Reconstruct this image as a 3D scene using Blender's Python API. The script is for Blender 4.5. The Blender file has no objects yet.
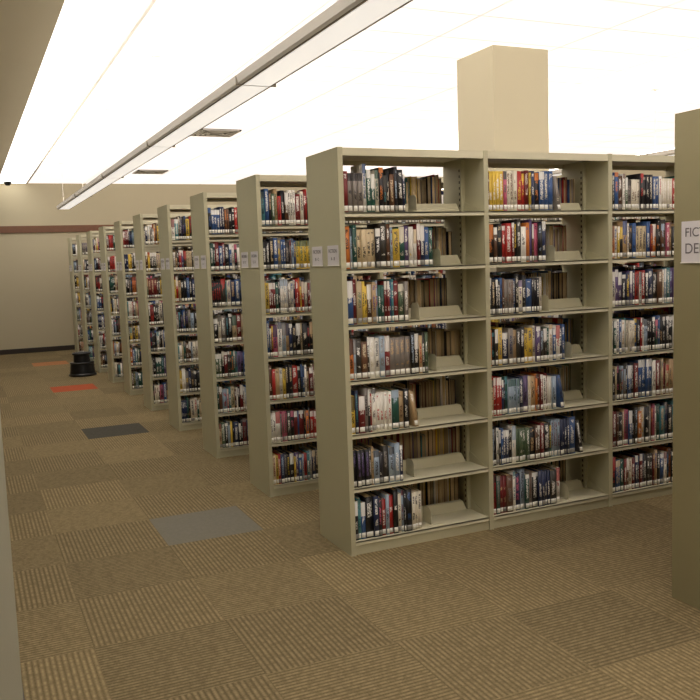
import bpy, math, random
import numpy as np
from mathutils import Matrix, Vector
random.seed(7); RNG=np.random.RandomState(31)
S=bpy.context.scene
S.view_settings.view_transform='Standard'
S.view_settings.look='None'

def lin(c):
    return tuple(((v/255)/12.92 if v/255<=0.04045 else ((v/255+0.055)/1.055)**2.4) for v in c)
# ---------------------------------------------------------------- materials
def new_mat(name):
    m=bpy.data.materials.new(name); m.use_nodes=True
    nt=m.node_tree
    return m,nt,nt.nodes['Principled BSDF']
def N(nt,t,**k):
    n=nt.nodes.new(t)
    for a,b in k.items(): setattr(n,a,b)
    return n
def math_n(nt,op,a,b=None,c=None):
    n=N(nt,'ShaderNodeMath',operation=op)
    for i,v in enumerate((a,b,c)):
        if v is None: continue
        if isinstance(v,(int,float)): n.inputs[i].default_value=v
        else: nt.links.new(v,n.inputs[i])
    return n.outputs[0]
def mix_n(nt,f,a,b,blend='MIX'):
    n=N(nt,'ShaderNodeMix',data_type='RGBA',blend_type=blend)
    for i,v in ((0,f),(6,a),(7,b)):
        if isinstance(v,(int,float)): n.inputs[i].default_value=v
        elif isinstance(v,tuple): n.inputs[i].default_value=(*v[:3],1)
        else: nt.links.new(v,n.inputs[i])
    return n.outputs[2]
def simple(name,col,rough=.6,noise=0.05,scale=6,metal=0,emit=0,bump=0,bscale=200):
    m,nt,p=new_mat(name); c=lin(col)
    geo=N(nt,'ShaderNodeNewGeometry')
    nz=N(nt,'ShaderNodeTexNoise'); nz.inputs['Scale'].default_value=scale
    nt.links.new(geo.outputs['Position'],nz.inputs['Vector'])
    o=mix_n(nt,nz.outputs[0],tuple(v*(1-noise) for v in c),tuple(min(1,v*(1+noise)) for v in c))
    nt.links.new(o,p.inputs['Base Color'])
    p.inputs['Roughness'].default_value=rough; p.inputs['Metallic'].default_value=metal
    if emit:
        nt.links.new(o,p.inputs['Emission Color']); p.inputs['Emission Strength'].default_value=emit
    if bump:
        n2=N(nt,'ShaderNodeTexNoise'); n2.inputs['Scale'].default_value=bscale
        nt.links.new(geo.outputs['Position'],n2.inputs['Vector'])
        b=N(nt,'ShaderNodeBump'); b.inputs['Strength'].default_value=bump; b.inputs['Distance'].default_value=.002
        nt.links.new(n2.outputs[0],b.inputs['Height']); nt.links.new(b.outputs[0],p.inputs['Normal'])
    return m
M_steel=simple('shelf_enamel',(192,188,158),.42,.03,5)
M_shelf=simple('shelf_board_enamel',(216,211,184),.4,.03,5)
M_steel_dk=simple('shelf_enamel_shaded',(152,144,110),.45,.03,5)  # same enamel, darkened in colour for the dimmer light on the front row
M_slot=simple('upright_slot_dark',(60,56,45),.5)
M_card=simple('sign_card',(226,222,226),.5,.02)
M_ink=simple('sign_ink',(110,106,112),.6,.02)
M_wall=simple('wall_paint',(194,184,156),.8,.02,2,bump=.2)
M_col=simple('column_paint',(214,206,180),.8,.02,2,bump=.2)
M_lcol=simple('pillar_paint',(188,186,168),.8,.02,2,bump=.2)
M_soffit=simple('soffit_paint',(232,223,198),.8,.02,2)
M_base=simple('baseboard_vinyl',(46,38,34),.5,.05)
M_wood=simple('wood_trim',(116,76,52),.45,.15,14)
M_black=simple('black_plastic',(20,20,22),.35,.05)
M_rubber=simple('grey_rubber',(48,48,50),.8,.05)
M_metal=simple('fixture_metal_glow',(236,230,222),.35,.02,4,emit=.10)  # slight emission added to the metal so the pendant housing looks brighter
M_fixlens=simple('fixture_down_diffuser',(250,246,240),.4,.02,4,emit=.75)
M_fixdk=simple('fixture_dark_line',(150,143,132),.5,.02,4)  # grey-brown edge lines and joint bands on the pendant
M_lens=simple('lamp_lens',(255,247,234),.4,0,emit=7)
M_strip=simple('cove_light_lens',(255,251,245),.4,0,emit=3.2)
M_vent=simple('vent_metal',(205,200,194),.5,.02)
M_ventd=simple('vent_gap',(130,126,120),.6,.02)

def mk_ceiling():
    m,nt,p=new_mat('ceiling_tile_glow')
    geo=N(nt,'ShaderNodeNewGeometry'); 
    br=N(nt,'ShaderNodeTexBrick'); br.offset=0
    nt.links.new(geo.outputs['Position'],br.inputs['Vector'])
    br.inputs['Scale'].default_value=1
    br.inputs['Brick Width'].default_value=1.22; br.inputs['Row Height'].default_value=.61
    br.inputs['Mortar Size'].default_value=.014
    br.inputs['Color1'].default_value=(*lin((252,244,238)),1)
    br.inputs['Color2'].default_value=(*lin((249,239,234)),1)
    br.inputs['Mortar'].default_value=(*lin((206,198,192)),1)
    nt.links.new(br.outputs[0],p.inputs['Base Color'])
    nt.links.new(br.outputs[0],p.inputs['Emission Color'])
    p.inputs['Emission Strength'].default_value=1.08  # tiles are no lamp; emission added for the pendants' uplight and room fill
    p.inputs['Roughness'].default_value=.9
    return m
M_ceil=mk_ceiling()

def mk_carpet():
    m,nt,p=new_mat('carpet_tiles')
    geo=N(nt,'ShaderNodeNewGeometry'); sp=N(nt,'ShaderNodeSeparateXYZ')
    nt.links.new(geo.outputs['Position'],sp.inputs[0])
    X,Y=sp.outputs[0],sp.outputs[1]
    tx=math_n(nt,'DIVIDE',math_n(nt,'SUBTRACT',X,1.0),.6); ty=math_n(nt,'DIVIDE',math_n(nt,'SUBTRACT',Y,4.95),.6)
    ix=math_n(nt,'FLOOR',tx); iy=math_n(nt,'FLOOR',ty)
    par=math_n(nt,'FLOORED_MODULO',math_n(nt,'ADD',ix,iy),2)
    c=math_n(nt,'ADD',math_n(nt,'MULTIPLY',X,par),math_n(nt,'MULTIPLY',Y,math_n(nt,'SUBTRACT',1,par)))
    d=math_n(nt,'ADD',math_n(nt,'MULTIPLY',Y,par),math_n(nt,'MULTIPLY',X,math_n(nt,'SUBTRACT',1,par)))
    rib=math_n(nt,'ADD',math_n(nt,'MULTIPLY',math_n(nt,'SINE',math_n(nt,'MULTIPLY',c,2*math.pi/.024)),.5),.5)
    ribi=math_n(nt,'FLOOR',math_n(nt,'DIVIDE',c,.024))
    comb=N(nt,'ShaderNodeCombineXYZ')
    nt.links.new(math_n(nt,'MULTIPLY',ribi,3.7),comb.inputs[0]); nt.links.new(math_n(nt,'MULTIPLY',d,34),comb.inputs[1])
    nz=N(nt,'ShaderNodeTexNoise'); nz.inputs['Scale'].default_value=1; nz.inputs['Detail'].default_value=2
    nt.links.new(comb.outputs[0],nz.inputs['Vector'])
    dash=N(nt,'ShaderNodeMapRange'); dash.inputs[1].default_value=.38; dash.inputs[2].default_value=.6
    nt.links.new(nz.outputs[0],dash.inputs[0])
    f=math_n(nt,'MULTIPLY',rib,math_n(nt,'ADD',math_n(nt,'MULTIPLY',dash.outputs[0],.6),.4))
    fine=N(nt,'ShaderNodeTexNoise'); fine.inputs['Scale'].default_value=120; fine.inputs['Detail'].default_value=3
    nt.links.new(geo.outputs['Position'],fine.inputs['Vector'])
    f2=math_n(nt,'ADD',math_n(nt,'MULTIPLY',f,.55),math_n(nt,'MULTIPLY',fine.outputs[0],.55))
    base=mix_n(nt,f2,lin((74,64,43)),lin((164,147,111)))
    cb=N(nt,'ShaderNodeCombineXYZ'); nt.links.new(ix,cb.inputs[0]); nt.links.new(iy,cb.inputs[1])
    wn=N(nt,'ShaderNodeTexWhiteNoise',noise_dimensions='3D'); nt.links.new(cb.outputs[0],wn.inputs['Vector'])
    tint=mix_n(nt,wn.outputs[0],(.82,.82,.82),(1.06,1.05,1.03))
    base=mix_n(nt,1.0,base,tint,'MULTIPLY')
    def tile(n,ixv=0):
        a=math_n(nt,'COMPARE',iy,n,.1); b=math_n(nt,'COMPARE',ix,ixv,.1)
        return math_n(nt,'MULTIPLY',a,b)
    gry=mix_n(nt,f2,lin((106,103,92)),lin((126,122,110)))
    dgry=mix_n(nt,f2,lin((60,59,52)),lin((88,85,76)))
    org=mix_n(nt,f2,lin((142,68,42)),lin((190,98,66)))
    org2=mix_n(nt,f2,lin((146,96,60)),lin((184,130,90)))
    base=mix_n(nt,tile(0),base,gry); base=mix_n(nt,tile(6),base,dgry)
    base=mix_n(nt,tile(12),base,org); base=mix_n(nt,tile(18),base,org2)
    nt.links.new(base,p.inputs['Base Color']); p.inputs['Roughness'].default_value=.95
    p.inputs['Specular IOR Level'].default_value=.1
    b=N(nt,'ShaderNodeBump'); b.inputs['Strength'].default_value=.35; b.inputs['Distance'].default_value=.003
    nt.links.new(f2,b.inputs['Height']); nt.links.new(b.outputs[0],p.inputs['Normal'])
    return m
M_carpet=mk_carpet()

def mk_book():
    m,nt,p=new_mat('book_covers')
    a1=N(nt,'ShaderNodeVertexColor',layer_name='Col'); a2=N(nt,'ShaderNodeVertexColor',layer_name='Col2')
    uv=N(nt,'ShaderNodeUVMap',uv_map='UVMap'); su=N(nt,'ShaderNodeSeparateXYZ'); nt.links.new(uv.outputs[0],su.inputs[0])
    U,V=su.outputs[0],su.outputs[1]
    geo=N(nt,'ShaderNodeNewGeometry')
    mp=N(nt,'ShaderNodeMapping'); mp.inputs['Scale'].default_value=(170,3,150)
    nt.links.new(geo.outputs['Position'],mp.inputs['Vector'])
    nz=N(nt,'ShaderNodeTexNoise'); nz.inputs['Scale'].default_value=1; nz.inputs['Detail'].default_value=1
    nt.links.new(mp.outputs[0],nz.inputs['Vector'])
    letters=math_n(nt,'GREATER_THAN',nz.outputs[0],.45)
    mp2=N(nt,'ShaderNodeMapping'); mp2.inputs['Scale'].default_value=(14,1,16)
    nt.links.new(geo.outputs['Position'],mp2.inputs['Vector'])
    nz2=N(nt,'ShaderNodeTexNoise'); nz2.inputs['Scale'].default_value=1; nz2.inputs['Detail'].default_value=0
    nt.links.new(mp2.outputs[0],nz2.inputs['Vector'])
    words=math_n(nt,'GREATER_THAN',nz2.outputs[0],.45)
    ub=math_n(nt,'MULTIPLY',math_n(nt,'GREATER_THAN',U,.25),math_n(nt,'LESS_THAN',U,.78))
    vb=math_n(nt,'MULTIPLY',math_n(nt,'GREATER_THAN',V,.28),math_n(nt,'LESS_THAN',V,.93))
    mask=math_n(nt,'MULTIPLY',math_n(nt,'MULTIPLY',ub,vb),math_n(nt,'MULTIPLY',letters,words))
    block=math_n(nt,'GREATER_THAN',V,a2.outputs['Alpha'])
    tot=math_n(nt,'MULTIPLY',math_n(nt,'MAXIMUM',mask,block),.85)
    col=mix_n(nt,tot,a1.outputs[0],a2.outputs[0])
    nt.links.new(col,p.inputs['Base Color']); p.inputs['Roughness'].default_value=.38
    return m
M_book=mk_book()

# ---------------------------------------------------------------- mesh helpers
class MB:
    def __init__(s): s.v=[]; s.f=[]; s.m=[]; s.mats=[]
    def mi(s,mat):
        if mat not in s.mats: s.mats.append(mat)
        return s.mats.index(mat)
    def box(s,x0,x1,y0,y1,z0,z1,mat):
        n=len(s.v)
        s.v+=[(x0,y0,z0),(x1,y0,z0),(x1,y1,z0),(x0,y1,z0),(x0,y0,z1),(x1,y0,z1),(x1,y1,z1),(x0,y1,z1)]
        for f in ((0,3,2,1),(4,5,6,7),(0,1,5,4),(1,2,6,5),(2,3,7,6),(3,0,4,7)):
            s.f.append(tuple(n+i for i in f)); s.m.append(s.mi(mat))
    def prism(s,pts,ax,a,b,mat):
        n=len(s.v); k=len(pts)
        for t in (a,b):
            for p in pts:
                s.v.append({'x':(t,p[0],p[1]),'y':(p[0],t,p[1]),'z':(p[0],p[1],t)}[ax])
        s.f.append(tuple(n+i for i in range(k))[::-1]); s.f.append(tuple(n+k+i for i in range(k)))
        s.m+= [s.mi(mat)]*2
        for i in range(k):
            j=(i+1)%k; s.f.append((n+i,n+j,n+k+j,n+k+i)); s.m.append(s.mi(mat))
    def lathe(s,prof,cx,cy,mat,seg=40):
        n=len(s.v); k=len(prof)
        for i in range(seg):
            a=2*math.pi*i/seg
            for r,z in prof: s.v.append((cx+r*math.cos(a),cy+r*math.sin(a),z))
        for i in range(seg):
            j=(i+1)%seg
            for q in range(k-1):
                s.f.append((n+i*k+q,n+j*k+q,n+j*k+q+1,n+i*k+q+1)); s.m.append(s.mi(mat))
    def obj(s,name,parent=None,bevel=0,smooth=False,loc=None):
        me=bpy.data.meshes.new(name)
        v=s.v
        if loc: v=[(a-loc[0],b-loc[1],c-loc[2]) for a,b,c in v]
        me.from_pydata(v,[],s.f)
        for m in s.mats: me.materials.append(m)
        me.polygons.foreach_set('material_index',s.m)
        me.validate(); me.update()
        o=bpy.data.objects.new(name,me); bpy.context.collection.objects.link(o)
        if loc: o.location=loc
        if parent: o.parent=parent
        if bevel:
            b=o.modifiers.new('bevel','BEVEL'); b.width=bevel; b.segments=2; b.limit_method='ANGLE'
        if smooth:
            for p in me.polygons: p.use_smooth=True
            e=o.modifiers.new('es','EDGE_SPLIT'); e.split_angle=math.radians(35)
        return o
def empty(name,loc):
    o=bpy.data.objects.new(name,None); bpy.context.collection.objects.link(o); o.location=loc; o.empty_display_size=.1
    return o

# ---------------------------------------------------------------- room
CZ=3.46; XL,XR,YF,YB=-6.0,12.0,-4.0,18.5
b=MB(); b.box(XL-.1,XR+.1,YF-.1,YB+.1,-.1,0,M_carpet); b.obj('floor')
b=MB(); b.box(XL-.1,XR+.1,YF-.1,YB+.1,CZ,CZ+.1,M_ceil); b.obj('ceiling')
b=MB(); b.box(XL,.683,YF,YB,3.30,CZ,M_soffit); b.obj('ceiling_soffit')
b=MB(); b.box(XL-.1,XR+.1,YB,YB+.1,0,CZ,M_wall); b.obj('wall_back')
b=MB(); b.box(XL-.1,XR+.1,YF-.1,YF,0,CZ,M_wall); b.obj('wall_front')
b=MB(); b.box(XL-.1,XL,YF,YB,0,CZ,M_wall); b.obj('wall_left')
b=MB(); b.box(XR,XR+.1,YF,YB,0,CZ,M_wall); b.obj('wall_right')
b=MB(); b.box(XL,XR,YB-.012,YB,0,.10,M_base); b.obj('baseboard_back',bevel=.003)
b=MB(); b.box(XL,XL+.012,YF,YB-.012,0,.10,M_base); b.obj('baseboard_left')
b=MB(); b.box(XL,4.0,YB-.03,YB,2.46,2.60,M_wood); b.obj('trim_1',bevel=.004)
b=MB(); b.box(.70,1.27,YF+.2,YB-.1,CZ-.012,CZ,M_strip)
b.box(1.27,1.30,YF+.2,YB-.1,CZ-.03,CZ,M_vent); b.obj('ceiling_cove_light')
b=MB(); b.box(4.25,4.83,6.2,6.78,0,CZ,M_col); b.box(4.24,4.84,6.19,6.79,0,.1,M_base); b.obj('column')
b=MB(); b.box(-.45,.080,3.2,3.73,0,3.30,M_lcol); b.box(-.46,.085,3.195,3.735,0,.1,M_base); b.obj('column')

def diffuser(cx,cy,s=.56):
    b=MB(); z=CZ
    b.box(cx-s/2,cx+s/2,cy-s/2,cy+s/2,z-.008,z,M_ventd)
    for k in range(4):
        r=s/2-.035*k*1.6; w=.03; h=.02+.004*k
        for (x0,x1,y0,y1) in ((-r,r,-r,-r+w),(-r,r,r-w,r),(-r,-r+w,-r,r),(r-w,r,-r,r)):
            b.box(cx+x0,cx+x1,cy+y0,cy+y1,z-h,z,M_vent)
    b.obj('air_diffuser')
diffuser(3.24,11.3); diffuser(3.32,16.1)
b=MB(); b.lathe([(.0,CZ-.09),(.035,CZ-.085),(.06,CZ-.06),(.068,CZ-.035),(.075,CZ-.03),(.078,CZ)],.92,18.1,M_black); b.obj('dome_camera',smooth=True)

def pendant(cx,y0,y1,z=2.70,w=.24):
    e=empty('linear_pendant_light',(cx,(y0+y1)/2,z))
    b=MB(); h=.05
    b.prism([(cx-w/2,z+h),(cx-w/2+.01,z+.008),(cx-w*.40,z),(cx+w*.40,z),(cx+w/2-.01,z+.008),(cx+w/2,z+h)],'y',y0,y1,M_metal)
    b.box(cx-w*.33,cx+w*.33,y0+.03,y1-.03,z-.003,z+.002,M_fixlens)
    for q in (-1,1):
        b.box(cx+q*w*.36-.005,cx+q*w*.36+.005,y0+.02,y1-.02,z-.004,z+.002,M_fixdk)
    n=int(round((y1-y0)/2.44)); L=(y1-y0)/n
    for i in range(1,n):
        b.box(cx-w/2-.002,cx+w/2+.002,y0+i*L-.006,y0+i*L+.006,z-.004,z+h,M_fixdk)
    b.box(cx-w*.42,cx+w*.42,y0+.03,y1-.03,z+h,z+h+.012,M_lens)
    for i in range(n+1):
        yy=min(max(y0+i*L,y0+.06),y1-.06)
        b.box(cx-.002,cx+.002,yy-.002,yy+.002,z+h,CZ,M_metal)
        b.box(cx-.04,cx+.04,yy-.04,yy+.04,CZ-.012,CZ,M_metal)
    o=b.obj('housing',loc=e.location); o.location=(0,0,0); o.parent=e
pendant(1.62,-3.0,15.1)
pendant(7.2,-3.0,15.1)

# ---------------------------------------------------------------- shelving
LV=[.080,.388,.697,1.005,1.315,1.625,1.935]; H=2.286; D=.46; P=.935; T=.03
def text_obj(s,size,loc,parent,al='CENTER'):
    c=bpy.data.curves.new('txt','FONT'); c.body=s; c.size=size; c.extrude=.0003
    c.align_x=al; c.align_y='CENTER'; c.materials.append(M_ink)
    o=bpy.data.objects.new('sign_text',c); bpy.context.collection.objects.link(o)
    R=Matrix(((0,0,-1),(-1,0,0),(0,1,0))).to_4x4()
    o.matrix_world=Matrix.Translation(loc)@R
    o.parent=parent
    o.matrix_parent_inverse=Matrix.Translation(parent.location).inverted()
def shelf(x0,y0,nsec,mat=M_steel,signs=None):
    e=empty('library_bookshelf',(x0,y0,0))
    b=MB(); y1=y0+D; yc=(y0+y1)/2
    for s in range(nsec+1):
        xa=x0+s*P
        b.box(xa,xa+T,y0,y1,0,H,mat)
        if s<nsec:
            xi0,xi1=xa+T,xa+P
            for px in (xi0,xi1-.025):
                b.box(px,px+.025,yc-.02,yc+.02,.05,H-.03,mat)
                for k in range(60):
                    zz=.12+k*.035
                    if zz<H-.06: b.box(px-.0005,px+.0255,yc-.006,yc+.006,zz,zz+.016,M_slot)
            # canopy: top sheet with folded front and rear lips
            b.box(xi0+.001,xi1-.001,y0+.016,y1-.016,H-.018,H-.003,M_shelf)
            b.box(xi0+.001,xi1-.001,y0+.003,y0+.016,H-.045,H-.003,M_shelf)
            b.box(xi0+.001,xi1-.001,y1-.016,y1-.003,H-.045,H-.003,M_shelf)
            b.box(xi0,xi1,y0+.012,y0+.024,0,.062,mat)
            b.box(xi0,xi1,y1-.024,y1-.012,0,.062,mat)
            for z in LV:
                for sd in (0,1):
                    if sd==0: a,c=y0+.004,yc-.012; f0,f1=y0+.004,y0+.014; bk0,bk1=yc-.016,yc-.012
                    else:     a,c=yc+.012,y1-.004; f0,f1=y1-.014,y1-.004; bk0,bk1=yc+.012,yc+.016
                    b.box(xi0,xi1,a,c,z-.008,z,M_shelf)
                    b.box(xi0,xi1,f0,f1,z-.024,z+.001,M_shelf)
                    b.prism([(xi0+.03,z),(xi1-.03,z),(xi1-.06,z+.06),(xi0+.06,z+.06)],'y',bk0,bk1,M_shelf)
                    b.prism([(a+.01,z),(c,z),(c,z+.07)],'x',xi0+.001,xi0+.004,mat)
                    b.prism([(a+.01,z),(c,z),(c,z+.07)],'x',xi1-.004,xi1-.001,mat)
    o=b.obj('frame'); o.parent=e; o.matrix_parent_inverse=Matrix.Translation(e.location).inverted()
    sb=MB(); X=x0-.003
    if signs and len(signs)==1:
        sb.box(X-.001,x0,y0+.452-.36,y0+.412,1.612,1.797,M_card)
        sb.box(X-.003,x0,y0+.452-.364,y0+.416,1.608,1.6125,M_metal)
    else:
        for q in ((.03,.18),(.26,.41)):
            sb.box(X,x0,y0+q[0],y0+q[1],1.65,1.76,M_card)
            sb.box(X-.002,x0,y0+q[0]-.003,y0+q[1]+.003,1.646,1.651,M_metal)
    o=sb.obj('end_sign'); o.parent=e; o.matrix_parent_inverse=Matrix.Translation(e.location).inverted()
    if signs:
        if len(signs)==1:
            for t,z,sz in signs[0]: text_obj(t,sz,(X-.002,y0+.392,z),e,'LEFT')
        else:
            for q,t in zip((.105,.335),signs):
                text_obj(t[0],.03,(X-.001,y0+q,1.728),e); text_obj(t[1],.026,(X-.001,y0+q,1.685),e)
    return e

def boxes_to_arrays(B):
    x0,x1,y0,y1,z0,z1=B.T
    V=np.stack([np.stack([x0,y0,z0],1),np.stack([x1,y0,z0],1),np.stack([x1,y1,z0],1),np.stack([x0,y1,z0],1),
                np.stack([x0,y0,z1],1),np.stack([x1,y0,z1],1),np.stack([x1,y1,z1],1),np.stack([x0,y1,z1],1)],1)
    return V
FQ=np.array(((0,1,5,4),(0,3,2,1),(4,5,6,7),(1,2,6,5),(2,3,7,6),(3,0,4,7)))
PAL=[((22,22,26),12),((38,36,42),5),((244,240,232),6),((226,218,200),4),((34,46,84),5),((54,88,142),5),((116,34,36),4),((176,48,44),4),
     ((84,104,78),2),((36,84,74),3),((102,70,50),4),((206,186,150),3),((226,192,76),3),((210,124,58),2),((136,128,122),4),((98,80,124),2),
     ((158,176,196),4),((74,134,144),2),((190,160,120),3),((196,96,124),1),((60,56,50),4)]
PC=np.array([lin(p[0]) for p in PAL]); PW=np.array([p[1] for p in PAL],float); PW/=PW.sum()
def palpick(n,bias=None):
    w=PW if bias is None else bias/bias.sum()
    return PC[RNG.choice(len(PC),n,p=w)]
def build_books(x0,y0,nsec,fills=None):
    y1=y0+D; rec=[]
    for s in range(nsec):
        for k,z in enumerate(LV):
            for sd in (0,1):
                xi0=x0+s*P+T+.006; xi1=x0+(s+1)*P-.008; W=xi1-xi0
                if sd==0: fill=fills.get((s,k),RNG.uniform(.86,.99)) if fills else RNG.uniform(.88,.99)
                else: fill=RNG.uniform(.88,.99)
                hb=RNG.uniform(.210,.238); x=0; th=RNG.uniform(.020,.030)
                ser=None; left=0
                bias=PW*RNG.uniform(.4,1.6,len(PW))
                while x<W*fill-.02:
                    if left<=0 and RNG.rand()<.10:
                        left=RNG.randint(2,5); ser=(palpick(1)[0],palpick(1)[0],hb+RNG.uniform(-.02,.02),max(.014,th+RNG.uniform(-.01,.008)),RNG.choice([.8,2,2]))
                    if left>0:
                        c,c2,h,w,al=ser; left-=1; w=w*RNG.uniform(.9,1.1)
                    else:
                        c=palpick(1,bias)[0]*RNG.uniform(.8,1.15); c2=palpick(1)[0]
                        h=hb+RNG.normal(0,.012); w=float(np.clip(RNG.normal(th,.008),.012,.05)); al=RNG.choice([.62,.8,.88,2,2,2,2])
                    h=min(h,.265)
                    if x+w>W-.004: break
                    if abs(c.mean()-c2.mean())<.12: c2=np.array((.85,.83,.78)) if c.mean()<.25 else np.array((.03,.03,.035))
                    d=RNG.uniform(.13,.165); off=RNG.uniform(.004,.016)
                    ox=(xi0+x) if sd==0 else (xi0+x+w); oy=(y0+.014+off) if sd==0 else (y1-.014-off)
                    rec.append((ox,oy,z+.0012,1 if sd==0 else -1,w,d,h,0,*c,*c2,al))
                    x+=w+RNG.uniform(.0003,.0015)
                if fill<.8 and RNG.rand()<.3:
                    r=list(rec[-1]); 
                    if sd==0:
                        w=.026; h=.21; ln=-.16; r[0]=xi0+x+.036+.002; r[4]=w; r[6]=h; r[7]=ln; r[8:11]=palpick(1)[0]; rec.append(tuple(r))
    R=np.array(rec,float); n=len(R)
    ox,oy,oz,sg,w,d,h,ln=R[:,:8].T; c1=R[:,8:11]; c2=R[:,11:14]; al=R[:,14]
    bt=np.full(n,.0022); Z=np.zeros(n)
    pg=np.tile(np.array(lin((222,196,152))),(n,1))*RNG.uniform(.4,1,(n,1))
    parts=[
     (np.stack([Z,w,Z-.0012,bt,Z,h],1),c1,True),
     (np.stack([Z,bt,bt,d,Z,h],1),c1,False),
     (np.stack([w-bt,w,bt,d,Z,h],1),c1,False),
     (np.stack([bt,w-bt,bt,d-.003,Z+.003,h-.003],1),pg,False),
     (np.stack([w*.08,w*.92,Z-.0018,Z-.0011,Z+.008,Z+.008+.028],1),np.tile(np.array(lin((240,238,230))),(n,1))*np.where(RNG.rand(n,1)<.85,1,.35),False),
    ]
    Vs=[];C1=[];C2=[];UV=[]
    for B,c,sp in parts:
        V=boxes_to_arrays(B)
        V[:,:,0]+=ln[:,None]*V[:,:,2]
        V[:,:,0]=ox[:,None]+sg[:,None]*V[:,:,0]; V[:,:,1]=oy[:,None]+sg[:,None]*V[:,:,1]; V[:,:,2]+=oz[:,None]
        Vs.append(V.reshape(-1,3))
        C1.append(np.repeat(np.concatenate([c,np.ones((n,1))],1),24,0))
        C2.append(np.repeat(np.concatenate([c2,al[:,None]],1),24,0))
        uv=np.full((n,24,2),-1.0)
        if sp: uv[:,0:4]=np.array(((0,0),(1,0),(1,1),(0,1)))[None]
        UV.append(uv.reshape(-1,2))
    V=np.concatenate(Vs); nb=len(V)//8
    F=(np.arange(nb)[:,None,None]*8+FQ[None]).reshape(-1)
    nf=nb*6
    loc=np.array((x0,y0,0.0)); V=V-loc
    me=bpy.data.meshes.new('shelved_books')
    me.vertices.add(len(V)); me.vertices.foreach_set('co',V.astype(np.float32).ravel())
    me.loops.add(nf*4); me.loops.foreach_set('vertex_index',F.astype(np.int32))
    me.polygons.add(nf); me.polygons.foreach_set('loop_start',(np.arange(nf)*4).astype(np.int32))
    me.update(calc_edges=True)
    u=me.uv_layers.new(name='UVMap'); u.data.foreach_set('uv',np.concatenate(UV).astype(np.float32).ravel())
    a=me.color_attributes.new('Col','FLOAT_COLOR','CORNER'); a.data.foreach_set('color',np.concatenate(C1).astype(np.float32).ravel())
    a=me.color_attributes.new('Col2','FLOAT_COLOR','CORNER'); a.data.foreach_set('color',np.concatenate(C2).astype(np.float32).ravel())
    me.materials.append(M_book); me.validate()
    o=bpy.data.objects.new('shelved_books',me); bpy.context.collection.objects.link(o); o.location=loc
    return o,R

def bookends(x0,y0,fills,nsec):
    b=MB()
    for (s,k),f in fills.items():
        if s>=nsec: continue
        xi0=x0+s*P+T+.006; W=P-T-.014; xx=xi0+W*f+.07; z=LV[k]
        if f<.8:
            b.prism([(y0+.05,z+.0005),(y0+.15,z+.0005),(y0+.15,z+.08),(y0+.13,z+.10),(y0+.07,z+.10),(y0+.05,z+.08)],'x',xx,xx+.0015,M_shelf)
            b.box(xx,xx+.09,y0+.05,y0+.14,z+.0003,z+.0015,M_shelf)
    return b

X0=1.88; Y0=4.22; DP=1.40
fl1={}
for k,f in enumerate([.50,.38,.42,.57,.45,.62,.45]): fl1[(0,k)]=f
for k,f in enumerate([.60,.72,.57,.64,.44,.50,.55]): fl1[(1,k)]=f
nsecs=[5,5,4,4,3,3,3,3,3,3]
for i in range(10):
    y=Y0+i*DP
    ab='ABCDEFGHIJKLMNOPQRSTUVWXYZ'
    e=shelf(X0,y,nsecs[i],signs=[('FICTION',ab[2*i]+' - '+ab[2*i+1]),('FICTION',ab[2*i+1]+' - '+ab[2*i+2])])
    build_books(X0,y,nsecs[i],fl1 if i==0 else None)
    if i==0:
        o=bookends(X0,y,fl1,5).obj('bookend_supports'); o.parent=e; o.matrix_parent_inverse=Matrix.Translation(e.location).inverted()
shelf(3.0,2.48,4,mat=M_steel_dk,signs=[(('FICTION',1.745,.058),('DEF',1.672,.066))])
build_books(3.0,2.48,4)

b=MB()
b.lathe([(0,.0),(.205,.0),(.212,.012),(.212,.03),(.195,.045),(.178,.19),(.186,.197),(.186,.212),(.176,.22),(.130,.22)],1.60,13.85,M_black)
b.lathe([(.130,.22),(.122,.33),(.140,.338),(.146,.348),(.146,.358),(.138,.366),(0,.366)],1.60,13.85,M_black)
b.lathe([(.0,.3665),(.125,.3665),(.125,.369),(0,.369)],1.60,13.85,M_rubber)
b.obj('step_stool',smooth=True)

w=bpy.data.worlds.new('World'); S.world=w; w.use_nodes=True
w.node_tree.nodes['Background'].inputs[0].default_value=(1,.95,.88,1); w.node_tree.nodes['Background'].inputs[1].default_value=.3
yaw=math.radians(24.4); p=math.radians(6.1); r=math.radians(2.0)
F=Vector((math.sin(yaw)*math.cos(p),math.cos(yaw)*math.cos(p),-math.sin(p)))
R0=Vector((math.cos(yaw),-math.sin(yaw),0)); U0=R0.cross(F)
Rr=R0*math.cos(r)-U0*math.sin(r); U=U0*math.cos(r)+R0*math.sin(r)
M=Matrix((Rr,U,-F)).transposed().to_4x4(); M.translation=(0,0,1.675)
cd=bpy.data.cameras.new('camera'); cam=bpy.data.objects.new('camera',cd); bpy.context.collection.objects.link(cam)
cam.matrix_world=M; cd.sensor_width=36; cd.lens=840/700*36; cd.clip_start=.05
S.camera=cam
